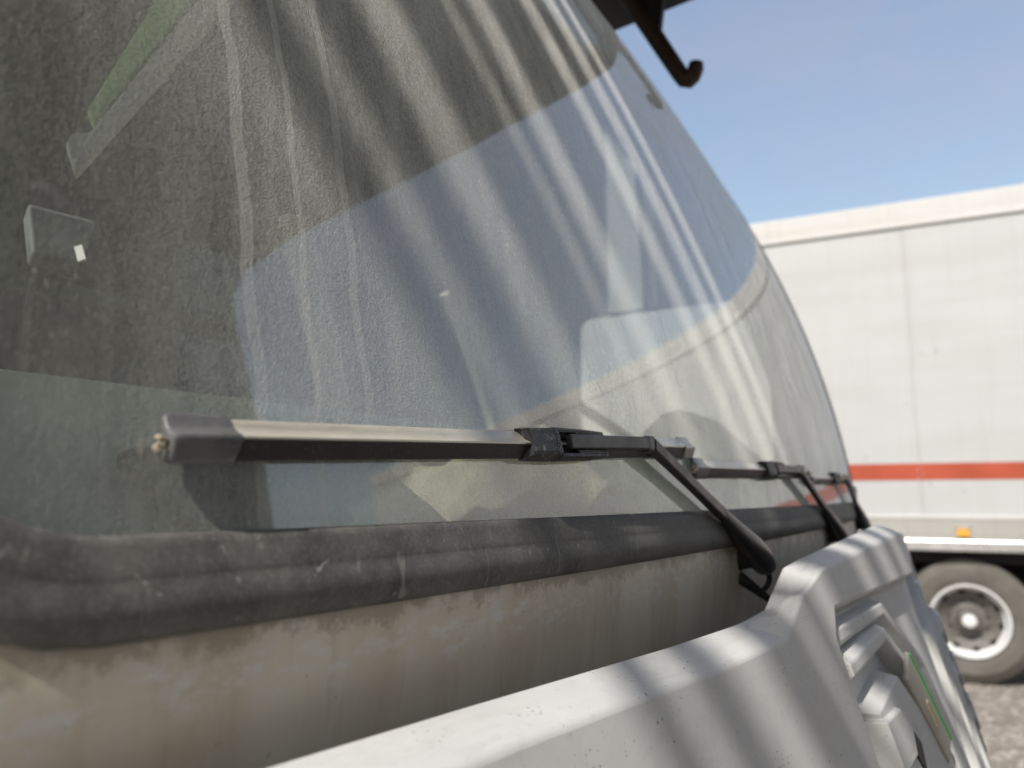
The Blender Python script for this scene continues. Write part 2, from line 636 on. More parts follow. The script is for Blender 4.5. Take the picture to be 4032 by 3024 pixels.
# rubber seal swept round the pane
def seal_path():
    pts = []         # (glass x, z, outward in the surface (dx,dy,dz))
    rc = .24
    zb, zt = -.055, 4.36

    def right(z):
        return xe(z) - .01
    # bottom edge right to left, left side up, top, right side down
    n = 70
    xl = xl_(0)
    xr = right(0)
    for i in range(n + 1):
        x = xr - rc + (xl + rc - xr + rc) * i / n
        pts.append((x, zb, Vector((0, 0, -1))))
    for k in range(1, 9):
        a = math.pi / 2 * k / 9
        pts.append((xl + rc - rc * math.sin(a), zb + rc - rc * math.cos(a), Vector((-math.sin(a), math.sin(a) * .25, -math.cos(a)))))
    m = 40
    for i in range(m + 1):
        z = zb + rc + (zt - 2 * rc - zb) * i / m
        pts.append((xl_(z), z, Vector((-1, .25, .0))))
    xl2 = xl_(zt)
    for k in range(1, 9):
        a = math.pi / 2 * k / 9
        pts.append((xl2 + rc - rc * math.cos(a), zt - rc + rc * math.sin(a), Vector((-math.cos(a), math.cos(a) * .25, math.sin(a)))))
    xr2 = right(zt)
    for i in range(41):
        pts.append((xl2 + rc + (xr2 - xl2 - 2 * rc) * i / 40, zt, Vector((0, .4, .9))))
    for k in range(1, 9):
        a = math.pi / 2 * k / 9
        pts.append((xr2 - rc + rc * math.sin(a), zt - rc + rc * math.cos(a), Vector((math.sin(a) * .62, math.sin(a) * .78, math.cos(a)))))
    for i in range(m + 1):
        z = zt - rc - (zt - 2 * rc - zb) * i / m
        pts.append((right(z), z, Vector((.62, .78, 0))))
    for k in range(1, 9):
        a = math.pi / 2 * k / 9
        pts.append((xr - rc + rc * math.cos(a), zb + rc - rc * math.sin(a), Vector((math.cos(a) * .62, math.cos(a) * .78, -math.sin(a)))))
    return pts


SP = seal_path()
prof = [(0, -.02), (-.005, .004), (-.001, .012), (.010, .016), (.028, .021), (.043, .0265), (.048, .0268), (.053, .0272), (.060, .031), (.080, .036), (.100, .0365), (.104, .0345), (.110, .0335), (.120, .028), (.128, .016), (.130, -.03)]
g = MB()
rings = []
for i, (x, z, o) in enumerate(SP):
    c = gl(x, z)
    nn = gn(x, z)
    o = o.normalized()
    n2 = (nn - o * nn.dot(o)).normalized()
    rings.append([Wv(c + o * a + n2 * b) for a, b in prof])
rings.append(rings[0])
g.loft(rings, False, False)
truck.part(g, 'windshield_seal', M['rubber'], smooth=True, angle=55)

# cab skin under the screen: curved front with wrapped corners, down to bumper height
plan = []
for i in range(41):
    x = .20 + (7.12 - .20) * (i / 40) ** 1.2
    plan.append((x, Y0(x) - .005))
plan = [(-.05, 8.2), (-.05, 2.0), (-.04, 1.5), (.0, 1.25), (.07, 1.10), (.13, 1.03)] + plan + [(7.24, 1.06), (7.31, 1.22), (7.35, 1.5), (7.36, 2.0), (7.36, 8.2)]
g = MB()
lev = [(-.150, .05), (-.158, .008), (-.168, -.012), (-.19, -.020), (-.24, -.020), (-.45, .006), (-.8, .042), (-1.4, .10), (-2.6, .15), (-3.4, .2)]
rings = []
for z, off in lev:
    ring = []
    for (x, y) in plan:
        lift = 0
        if z > -.2:      # follow the rounded lower corners of the seal
            if x < 3:
                lift = .37 - math.sqrt(max(0, .37 ** 2 - max(0, .57 - x) ** 2)) if x > .2 else .37
            else:
                e = xe(0) - x
                lift = .24 - math.sqrt(max(0, .24 ** 2 - max(0, .24 - max(e, 0)) ** 2)) if y < 1.2 else .26
        ring.append(W(x, y + off * (1 if y < 2 else 0), z + lift * (1 if z > -.2 else 0)))
    rings.append(ring)
g.loft(rings, False, False)
truck.part(g, 'cab_front', M['cowl'], smooth=True, angle=60)


# side walls with a window opening
def side_wall(sign):
    X = 7.36 if sign > 0 else -.05
    yb, zb, zt = 8.2, .10, 4.55
    wy0, wy1, wz0, wz1, r = (1.62, 3.62, .22, 1.87, .13) if sign > 0 else (1.45, 4.3, .12, 3.5, .13)  # unseen near-side opening enlarged to let sun into the cab
    r2 = .30

    def yfront(z):
        zz = min(z, 4.36)
        return Y0(xe(zz)) + pz(zz) + .16

    def zfront(y):
        lo, hi = zb, zt
        if y >= yfront(zt):
            return zt
        for _ in range(40):
            m = (lo + hi) / 2
            if yfront(m) < y:
                lo = m
            else:
                hi = m
        return lo

    def wlo(y):
        e = min(y - wy0, wy1 - y)
        return wz0 + (r - math.sqrt(max(0, r * r - (r - e) ** 2)) if e < r else 0)

    def whi(y):
        if wy1 - y < r:
            return wz1 - r + math.sqrt(max(0, r * r - (r - (wy1 - y)) ** 2))
        if sign < 0:
            return max(wlo(y) + .05, min(wz1, zfront(y) - .25))
        if y - wy0 < r2:
            return wz1 - r2 + math.sqrt(max(0, r2 * r2 - (r2 - (y - wy0)) ** 2))
        return wz1
    ys = [yfront(zb) + .001 + (wy0 - yfront(zb)) * k / 10 for k in range(10)]
    ys += [wy0 + r2 * (1 - math.cos(math.pi / 2 * k / 10)) for k in range(10)]
    ys += [wy0 + r2 + (wy1 - r - wy0 - r2) * k / 6 for k in range(7)]
    ys += [wy1 - r * math.cos(math.pi / 2 * k / 8) for k in range(1, 8)] + [wy1]
    ys += [wy1 + .3, wy1 + 1, 6.5, yb]
    th = .10
    mb = MB()
    hole_lo, hole_hi = [], []
    for y, y2 in zip(ys, ys[1:]):
        ins = wy0 - 1e-6 <= y and y2 <= wy1 + 1e-6
        spans = [(zb, wlo, 0), (None, None, 0)]
        segs = [((zb, zb), (wlo(y), wlo(y2))), ((whi(y), whi(y2)), (zfront(y), zfront(y2)))] if ins else [((zb, zb), (zfront(y), zfront(y2)))]
        for (l1, l2), (h1, h2) in segs:
            for dx in (0, -sign * th):
                mb.add([W(X + dx, y, l1), W(X + dx, y2, l2), W(X + dx, y2, h2), W(X + dx, y, h1)], [(0, 1, 2, 3)])
        if ins:
            if not hole_lo:
                hole_lo.append((y, wlo(y)))
                hole_hi.append((y, whi(y)))
            hole_lo.append((y2, wlo(y2)))
            hole_hi.append((y2, whi(y2)))
    hole = hole_lo + hole_hi[::-1]
    nh = len(hole)
    mb.add([W(X, y, z) for y, z in hole] + [W(X - sign * th, y, z) for y, z in hole],
           [(i, (i + 1) % nh, nh + (i + 1) % nh, nh + i) for i in range(nh)])
    o = truck.part(mb, 'cab_side', M['door_lining'])
    rim = MB()
    pts = [W(X - sign * (th + .012), y, z) for y, z in hole]
    rim.tube(pts + pts[:2], .018 * U, 8)
    sub(rim, 'window_frame', M['rubber'], o, smooth=True)
    pane = MB()
    pane.add([W(X - sign * .05, y, z) for y, z in hole], [tuple(range(nh))])
    sub(pane, 'side_window', M['side_glass'], o)
    return o


sw = side_wall(1)
side_wall(-1)
# windscreen pillars from seal to side wall
for sgn in (1, -1):
    g = MB()
    rings = []
    for k in range(30):
        z = .10 + 4.3 * k / 29
        x = xe(z) if sgn > 0 else xl_(z)
        y = Y0(x) + pz(z)
        xw = 7.37 if sgn > 0 else -.06
        k_ = abs(xw - x)
        row = [(x + sgn * (.06 if sgn > 0 else .125), y + (.075 if sgn > 0 else .03)), (x + sgn * (.10 if sgn > 0 else .16), y + .15), (xw, y + .20 + k_ * .5), (xw, y + .42 + k_ * .3)]
        rings.append([W(px, py, z) for px, py in row])
    g.loft(rings, False, False)
    truck.part(g, 'windshield_pillar', M['cabpaint'], smooth=True)
# roof, back wall, floor
g = MB()
g.box(W(3.77, 5.75, 4.60), 7.2 * U, 5.0 * U, .12 * U)
truck.part(g, 'cab_roof', M['cabpaint'], bevel=.01)
g = MB()
g.box(W(3.77, 8.2, .55), 7.1 * U, .1 * U, 8.0 * U)
rw = truck.part(g, 'rear_wall', M['trim'])
g = MB()
g.box(W(3.77, 5.2, -2.6), 7.1 * U, 6.2 * U, .1 * U)
truck.part(g, 'cab_floor', M['black'])
# storage lockers on the back wall, seen as seams through the glass
for k in range(3):
    g = MB()
    g.box(W(5.6, 7.95, 1.05 + .75 * k), 3.1 * U, .32 * U, .70 * U)
    sub(g, 'locker_door', M['trim'], rw, bevel=.004)

# dashboard
g = MB()
prof = [(.80, -.9), (.90, -.20), (.955, -.115), (1.10, -.045), (1.40, .11), (1.66, .245), (1.70, .262), (1.74, .255), (1.78, .20), (1.84, -.5), (1.90, -1.4)]
rings = []
for i in range(41):
    x = .32 + (7.22 - .32) * i / 40
    dy = Y0(x) - .86
    hump = .30 * math.exp(-((x - 5.25) / .95) ** 4)
    rings.append([W(x, y + dy * (1 if y < 1.3 else .6), z + (hump * min(1, max(0, (y - 1.1) / .5)) if z > -.3 else 0)) for y, z in prof])
g.loft(rings, False, False)
dash = truck.part(g, 'dashboard', M['dash'], smooth=True, angle=50)


def dz(y):
    return -.115 + .52 * (y - .955)


# dark sunken tray in the near half of the dash
def rrect(x0, x1, y0, y1, r, seg=7):
    out = []
    for cx, cy, a0 in ((x1 - r, y1 - r, 0), (x0 + r, y1 - r, 90), (x0 + r, y0 + r, 180), (x1 - r, y0 + r, 270)):
        for k in range(seg):
            a = R(a0 + 90 * k / (seg - 1))
            out.append((cx + r * math.cos(a), cy + r * math.sin(a)))
    return out


g = MB()
rr = rrect(.80, 1.95, 1.02, 1.30, .07)
nrr = len(rr)
up_ = [W(x, y + (Y0(x) - .90), dz(y) + .012) for x, y in rr]
g.add(up_, [tuple(range(nrr))])
lip = MB()
lip.tube([p + Vector((0, 0, .001)) for p in up_ + up_[:2]], .009 * U, 6)
tr_ = sub(g, 'dash_tray', M['tray'], dash)
keepz = sub(lip, 'tray_rim', M['panel_dark'], dash, smooth=True)
# cup-shaped holder in the tray
g = MB()
g.lathe(W(.97, 1.17, .02), (0, -.3, 1), [(0, .001), (0, .07 * U), (.10 * U, .085 * U), (.105 * U, .078 * U), (.02 * U, .06 * U), (.02 * U, .001)], 28)
sub(g, 'cup_holder', M['tray'], dash, smooth=True)
# steering wheel and column behind the far hump
g = MB()
cc, ax = W(5.25, 2.45, .40), Vector((0, .62, -.78)).normalized()
a1 = Vector((1, 0, 0))
a2 = ax.cross(a1)
ringp = [cc + (a1 * math.cos(2 * math.pi * k / 48) + a2 * math.sin(2 * math.pi * k / 48)) * .235 for k in range(48)]
g.tube(ringp + ringp[:2], .014, 10)
for a in (R(20), R(160), R(270)):
    g.tube([cc + ax * .03, cc + (a1 * math.cos(a) + a2 * math.sin(a)) * .232], [.026, .012], 8)
g.lathe(cc + ax * .05, -ax, [(0, .001), (0, .07), (.03, .065), (.045, .03), (.047, .001)], 24)
g.tube([cc + ax * .04, cc + ax * .45], .035, 10)
truck.part(g, 'steering_wheel', M['black'], smooth=True)


# seats
def seat(x, y, mat, head, zt=1.55):
    def slab(c, sx, sy, sz, tilt):
        mb = MB()
        rings = []
        for k in range(13):
            f = k / 12
            z = (f - .5) * sz
            wv = sx * (1 - .28 * max(0, f - .55) ** 1.3 * 2) * (1 - .10 * max(0, .25 - f) * 2)
            ring = []
            for q in range(20):
                a = 2 * math.pi * q / 20
                cxx, syy = math.cos(a), math.sin(a)
                px = wv / 2 * math.copysign(abs(cxx) ** .55, cxx)
                py = sy / 2 * math.copysign(abs(syy) ** .55, syy) * (1 - .35 * abs(f * 2 - 1) ** 4)
                ring.append(W(c[0] + px, c[1] + py + tilt * z, c[2] + z))
            rings.append(ring)
        mb.loft(rings)
        return mb
    o = truck.part(slab((x, y, .2), 1.55, .42, 2.0 + zt - 1.2, .18), 'seat_backrest', mat, smooth=True, angle=60)
    cs = MB()
    cs.box(W(x, y - .8, -1.05), 1.6 * U, 1.7 * U, .42 * U)
    sub(cs, 'seat_cushion', mat, o, bevel=.04, bseg=4)
    if head:
        mb = slab((x, y + .28, zt + .42), .85, .30, .62, .1)
        sub(mb, 'head_restraint', mat, o, smooth=True)
    return o


seat(2.9, 5.0, M['seat_dark'], True, 1.35)
seat(4.15, 5.2, M['seat_grey'], True, 1.30)
seat(5.5, 5.0, M['seat_dark'], True, 1.35)

# pale curved grab rails, lime and beige rails near the glass, little screen
g = MB()
g.tube([W(2.90, 3.2, 1.55), W(3.0, 3.2, 1.28), W(3.12, 3.2, .98), W(3.22, 3.2, .68), W(3.28, 3.2, .46), W(3.30, 3.1, .1)], .030, 12)
truck.part(g, 'grab_rail', M['rail_pale'], smooth=True)
g = MB()
g.tube([W(4.32, 3.2, 1.42), W(4.50, 3.2, 1.20), W(4.70, 3.2, .92), W(4.85, 3.2, .68), W(4.96, 3.2, .48), W(5.0, 3.1, .2)], .012, 10)
truck.part(g, 'grab_rail', M['rail_pale'], smooth=True)
BN = Vector((-.55, -.60, .58)).normalized()


def board(q):
    m = len(q)
    f_ = [W(*p) for p in q]
    return MB().add(f_ + [p - BN * .009 for p in f_], [tuple(range(m)), tuple(range(2 * m - 1, m - 1, -1))] + [(i, (i + 1) % m, m + (i + 1) % m, m + i) for i in range(m)])


gr = truck.part(board([(.848, 1.578, .815), (.844, 1.541, .774), (1.512, 1.944, 1.829), (1.373, 2.007, 1.757)]), 'trim_board', M['green'], bevel=.0015)
gr['label'] = 'lime green board behind the glass'
be = truck.part(board([(.838, 1.528, .755), (.825, 1.525, .739), (.803, 1.540, .733), (.783, 1.526, .700), (.772, 1.464, .625), (1.638, 1.892, 1.888), (1.522, 1.942, 1.829)]), 'trim_board', M['beige'], bevel=.0015)
be['label'] = 'beige board beside the green one'

g = MB()
q = [W(1.235, 2.6, .942), W(1.463, 2.6, .953), W(1.43, 2.6, .797), W(1.265, 2.6, .779)]
g.add(q + [p + Vector((.02, .05, 0)) for p in q], [(0, 1, 2, 3), (7, 6, 5, 4), (0, 4, 5, 1), (1, 5, 6, 2), (2, 6, 7, 3), (3, 7, 4, 0)])
mo = truck.part(g, 'dash_screen', M['monitor'], bevel=.003)
g = MB()
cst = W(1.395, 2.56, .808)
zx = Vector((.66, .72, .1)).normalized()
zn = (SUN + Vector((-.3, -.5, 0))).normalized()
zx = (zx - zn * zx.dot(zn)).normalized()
g.box(cst, .028, .008, .003, (zx, zn.cross(zx), zn))  # small white plate added as a highlight, turned towards the sun
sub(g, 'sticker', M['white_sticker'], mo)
g = MB()
g.tube([W(1.42, 2.75, .87), W(1.62, 3.3, .85), W(1.66, 3.4, .2), W(1.66, 3.4, -1.2)], .008, 8)
sub(g, 'screen_stalk', M['black'], mo, smooth=True)


# ------------------------------------------------------------------ front panel (prow-shaped, stepped up in the middle)
def lerp_tab(x, tab):
    for (a, va), (b, vb) in zip(tab, tab[1:]):
        if x <= b:
            f = (x - a) / (b - a)
            return tuple(p + (q - p) * max(0, f) for p, q in zip(va, vb))
    return tab[-1][1]


E0 = [(-.15, (.94, -.349)), (.76, (.83, -.349)), (1.13, (.775, -.349)), (1.78, (.668, -.349)), (2.38, (.596, -.349)), (2.58, (.575, -.226)), (2.70, (.555, -.208)), (3.77, (.445, -.128))]
E1 = [(-.15, (.80, -.378)), (.76, (.69, -.378)), (1.13, (.635, -.376)), (1.78, (.525, -.374)), (2.14, (.475, -.365)), (2.30, (.460, -.268)), (2.50, (.442, -.215)), (3.77, (.345, -.160))]


def pan(x):
    m = x if x <= 3.77 else 7.54 - x
    y0, z0 = lerp_tab(m, E0)
    y1, z1 = lerp_tab(m, E1)
    return y0, z0, y1, z1


def pf(x, z, off=0.):
    """front face of the panel"""
    y0, z0, y1, z1 = pan(x)
    return Vector((x, y1 + .275 * (z - z1) - off, z))


xs = sorted(set([-.15, .2, .5, .76, 1.13, 1.45, 1.78, 2.0, 2.14, 2.22, 2.30, 2.38, 2.44, 2.50, 2.58, 2.64, 2.70, 2.95, 3.3, 3.6, 3.77]))
xs = xs + [7.54 - x for x in reversed(xs[:-1])]
g = MB()
rings = []
RECL, RECR, RTOP, RBOT = 2.44, 5.10, -.33, -1.40
for x in xs:
    y0, z0, y1, z1 = pan(x)
    ring = [W(x, y0 + .012, z0 - .42), W(x, y0 + .010, z0 - .05), W(x, y0, z0)]
    for f in (.33, .66):
        ring.append(W(x, y0 + (y1 - y0) * f, z0 + (z1 - z0) * f + .006))
    ring.append(W(x, y1, z1))
    deep = .055 if RECL + .01 < x < RECR - .01 else 0
    for z, dd in ((-.40 if deep == 0 else RTOP, 0), (RTOP - .03 if deep else -.43, deep), (-.9, deep), (RBOT, deep), (RBOT - .03, 0), (-1.75, 0)):
        p = pf(x, z, -dd)
        ring.append(Wv(p))
    p = pf(x, -1.75)
    ring.append(W(x, p.y + .35, -1.78))
    rings.append(ring)
g.loft(rings, False, False)
fp = truck.part(g, 'front_panel', M['panel'], smooth=True, angle=12, bevel=.004, bseg=3)
fp['label'] = 'weathered white plastic front panel with stepped top'


# ribs running along the recess, folding over the centre prow
def rib(z0, hgt, depth, xa, xb, mat=M['panel'], drop=0.):
    g = MB()
    rings = []
    for i in range(17):
        x = xa + (xb - xa) * i / 16
        zz = z0 - drop * abs(x - 3.77)
        ring = []
        for a, b in ((-hgt / 2 - .02, -.056), (-hgt / 2, -.02 + depth * .6), (-hgt / 2 + .015, depth), (hgt / 2 - .03, depth), (hgt / 2, depth * .3 - .01), (hgt / 2 + .02, -.056)):
            ring.append(Wv(pf(x, zz + a, b)))
        rings.append(ring)
    g.loft(rings)
    return sub(g, 'grille_rib', mat, fp, bevel=.002, bseg=2)


def fn(x, z):
    """outward normal of the panel face, in units"""
    dx = (pf(x + .05, z) - pf(x - .05, z)).normalized()
    dzv = (pf(x, z + .05) - pf(x, z - .05)).normalized()
    v = dx.cross(dzv)
    return v if v.y < 0 else -v


def strip(pts, hw, h, name='grille_rib'):
    """raised trapezoid bead along a polyline drawn on the recessed face"""
    for mir in (0, 1):
        P = [(x if not mir else 7.54 - x, z) for x, z in pts]
        g = MB()
        rings = []
        for i, (x, z) in enumerate(P):
            a_, b_ = Vector(P[max(i - 1, 0)]), Vector(P[min(i + 1, len(P) - 1)])
            d_ = (b_ - a_).normalized()
            q = Vector((-d_.y, d_.x))
            rings.append([Wv(pf(x + q.x * w, z + q.y * w) + fn(x, z) * k) for w, k in ((-hw * 1.5, -.06), (-hw * 1.3, h - .035), (-hw * .6, h), (hw * .6, h), (hw * 1.3, h - .035), (hw * 1.5, -.06))])
        g.loft(rings)
        sub(g, name, M['panel'], fp, bevel=.002, bseg=2)


def plateau(pts, h, inset, name='grille_block', mat=None, mirrors=(0, 1), base=-.06):
    for mir in mirrors:
        P = [Vector((x if not mir else 7.54 - x, z)) for x, z in pts]
        c = sum(P, Vector((0, 0))) / len(P)
        top = [p + (c - p).normalized() * inset for p in P]
        m = len(P)
        g = MB()
        g.add([Wv(pf(p.x, p.y) + fn(p.x, p.y) * base) for p in P] + [Wv(pf(p.x, p.y) + fn(p.x, p.y) * h) for p in top],
              [tuple(range(m)), tuple(range(2 * m - 1, m - 1, -1))] + [(i, (i + 1) % m, m + (i + 1) % m, m + i) for i in range(m)])
        sub(g, name, mat or M['panel'], fp, bevel=.0018)


strip([(2.47, -.405), (3.12, -.395), (3.45, -.63), (3.68, -1.36)], .030, -.016)
strip([(2.48, -.495), (2.98, -.462), (3.30, -.70), (3.52, -1.36)], .030, -.002)
plateau([(2.50, -.60), (2.86, -.545), (3.22, -.86), (3.40, -1.36), (2.92, -1.36), (2.80, -.95)], .016, .035)
for za in (-.71, -.92, -1.13):
    plateau([(2.48, za + .085), (2.72, za + .095), (2.80, za), (2.74, za - .09), (2.50, za - .09)], .034, .035, 'louvre_block')
    plateau([(2.745, za - .055), (2.80, za + .0), (2.86, za - .06), (2.80, za - .155)], .022, .004, 'vent_slot', M['panel_dark'])
# badge in the middle
bz, bx = -.80, 3.35


def plate(x0, x1, z0, z1, off, th, name, mat):
    g = MB()
    q = [(x0, z0), (x1, z0), (x1, z1), (x0, z1)]
    g.add([Wv(pf(x, z, off)) for x, z in q] + [Wv(pf(x, z, off - th)) for x, z in q],
          [(0, 1, 2, 3), (7, 6, 5, 4), (0, 4, 5, 1), (1, 5, 6, 2), (2, 6, 7, 3), (3, 7, 4, 0)])
    return sub(g, name, mat, fp, bevel=.0015)


plateau([(2.93, -.60), (3.08, -.535), (3.26, -.86), (3.12, -.90)], .024, .004, 'badge', M['badge_plate'], (0,), .010)
plateau([(3.075, -.548), (3.095, -.540), (3.268, -.850), (3.248, -.860)], .028, .001, 'badge_stripe', M['badge_green'], (0,), .012)
plateau([(3.07, -.70), (3.105, -.69), (3.145, -.78), (3.11, -.79)], .027, .001, 'badge_stripe', M['badge_gold'], (0,), .012)

# bumper and front wheels carry the cab down to the ground
g = MB()
rings = []
for i in range(33):
    x = -.1 + 7.74 * i / 32
    y = .30 + .045 * (x - 3.77) ** 2 * .55
    rings.append([W(x, y + .35, -1.70), W(x, y, -1.84), W(x, y - .05, -2.6), W(x, y + .02, -3.5), W(x, y + .6, -3.7), W(x, y + .9, -1.9)])
g.loft(rings)
truck.part(g, 'bumper', M['cabpaint'], smooth=True, angle=30)


# ------------------------------------------------------------------ wheels
def wheel(o, ax, parent_fn, w=.28, r=.51):
    """outer face at o, axis pointing out"""
    ax = Vector(ax).normalized()
    mb = MB()
    mb.lathe(o, ax, [(-w, .30), (-w + .01, .40), (-w + .04, r - .03), (-w + .05, r - .006), (-.05, r - .006), (-.035, r - .022), (-.012, r - .06), (.004, .43), (.008, .37), (-.004, .325), (-.02, .302), (-.04, .295)], 72)
    ty = parent_fn(mb, 'tyre', M['tyre'], smooth=True, angle=30)
    tb = MB()
    a = Vector((0, 0, 1))
    b = ax.cross(a)
    for k in range(60):
        th = 2 * math.pi * k / 60
        rad = a * math.cos(th) + b * math.sin(th)
        tg = ax.cross(rad)
        tb.box(o - ax * (w / 2 + .005) + rad * (r - .004), w - .09, .036, .016, (ax, tg, rad))
    tb.build
    t2 = tb.build('tread', M['tread'])
    t2.parent = ty
    t2.matrix_parent_inverse = ty.matrix_parent_inverse.inverted() if False else t2.matrix_parent_inverse
    t2['kind'] = 'stuff'
    rm = MB()
    rm.lathe(o, ax, [(-.04, .297), (.004, .303), (.010, .298), (.008, .285), (-.02, .272), (-.075, .262), (-.085, .25)], 72)
    ri = parent_fn(rm, 'rim', M['rim'], smooth=True, angle=50)
    dk = MB()
    dk.lathe(o, ax, [(-.085, .252), (-.10, .215), (-.145, .165), (-.150, .13), (-.145, .125)], 64)
    x1 = dk.build('wheel_disc', M['rim_dirty'], smooth=True, angle=40)
    x1.parent = ri
    for k in range(10):
        th = 2 * math.pi * (k + .25) / 10
        rad = a * math.cos(th) + b * math.sin(th)
        tg = ax.cross(rad)
        hb = MB()
        ctr = o - ax * .088 + rad * .236
        nrm_ = (ax * .85 + -rad * .5).normalized()
        rd2 = (rad - nrm_ * rad.dot(nrm_)).normalized()
        ring0 = [ctr + (tg * math.cos(q) * .030 + rd2 * math.sin(q) * .019) + nrm_ * .008 for q in [2 * math.pi * i / 14 for i in range(14)]]
        ring1 = [p - nrm_ * .03 for p in ring0]
        hb.loft([ring0, ring1])
        h = hb.build('hand_hole', M['chassis'])
        h.parent = ri
    hb = MB()
    hb.lathe(o, ax, [(-.15, .14), (-.13, .135), (-.12, .10), (-.05, .085), (-.045, .06), (-.03, .055), (-.025, .0)], 40)
    x2 = hb.build('hub', M['rim_dirty'], smooth=True, angle=40)
    x2.parent = ri
    cp = MB()
    cp.lathe(o, ax, [(-.026, .055), (-.012, .052), (-.004, .03), (-.003, .0)], 28)
    x3 = cp.build('hub_cap', M['rim'], smooth=True)
    x3.parent = ri
    for k in range(10):
        th = 2 * math.pi * k / 10
        rad = a * math.cos(th) + b * math.sin(th)
        nb = MB()
        nb.lathe(o - ax * .146 + rad * .148, ax, [(0, .016), (.022, .016), (.03, .008), (.03, 0)], 6)
        x4 = nb.build('wheel_nut', M['rim_dirty'])
        x4.parent = ri
    return ty


def fix_sub(o):
    for c in o.children:
        c.matrix_parent_inverse = o.matrix_parent_inverse.copy()


def world_sub(thing):
    """sub-parts were built in world space: parts sit at the world origin of their own data, so nothing to move"""
    pass


for xx, axx in ((.30, (-1, 0, 0)), (7.24, (1, 0, 0))):
    wheel(Vector((xx * U, 1.55, .51)), axx, truck.part)

# ------------------------------------------------------------------ wipers
txt = None


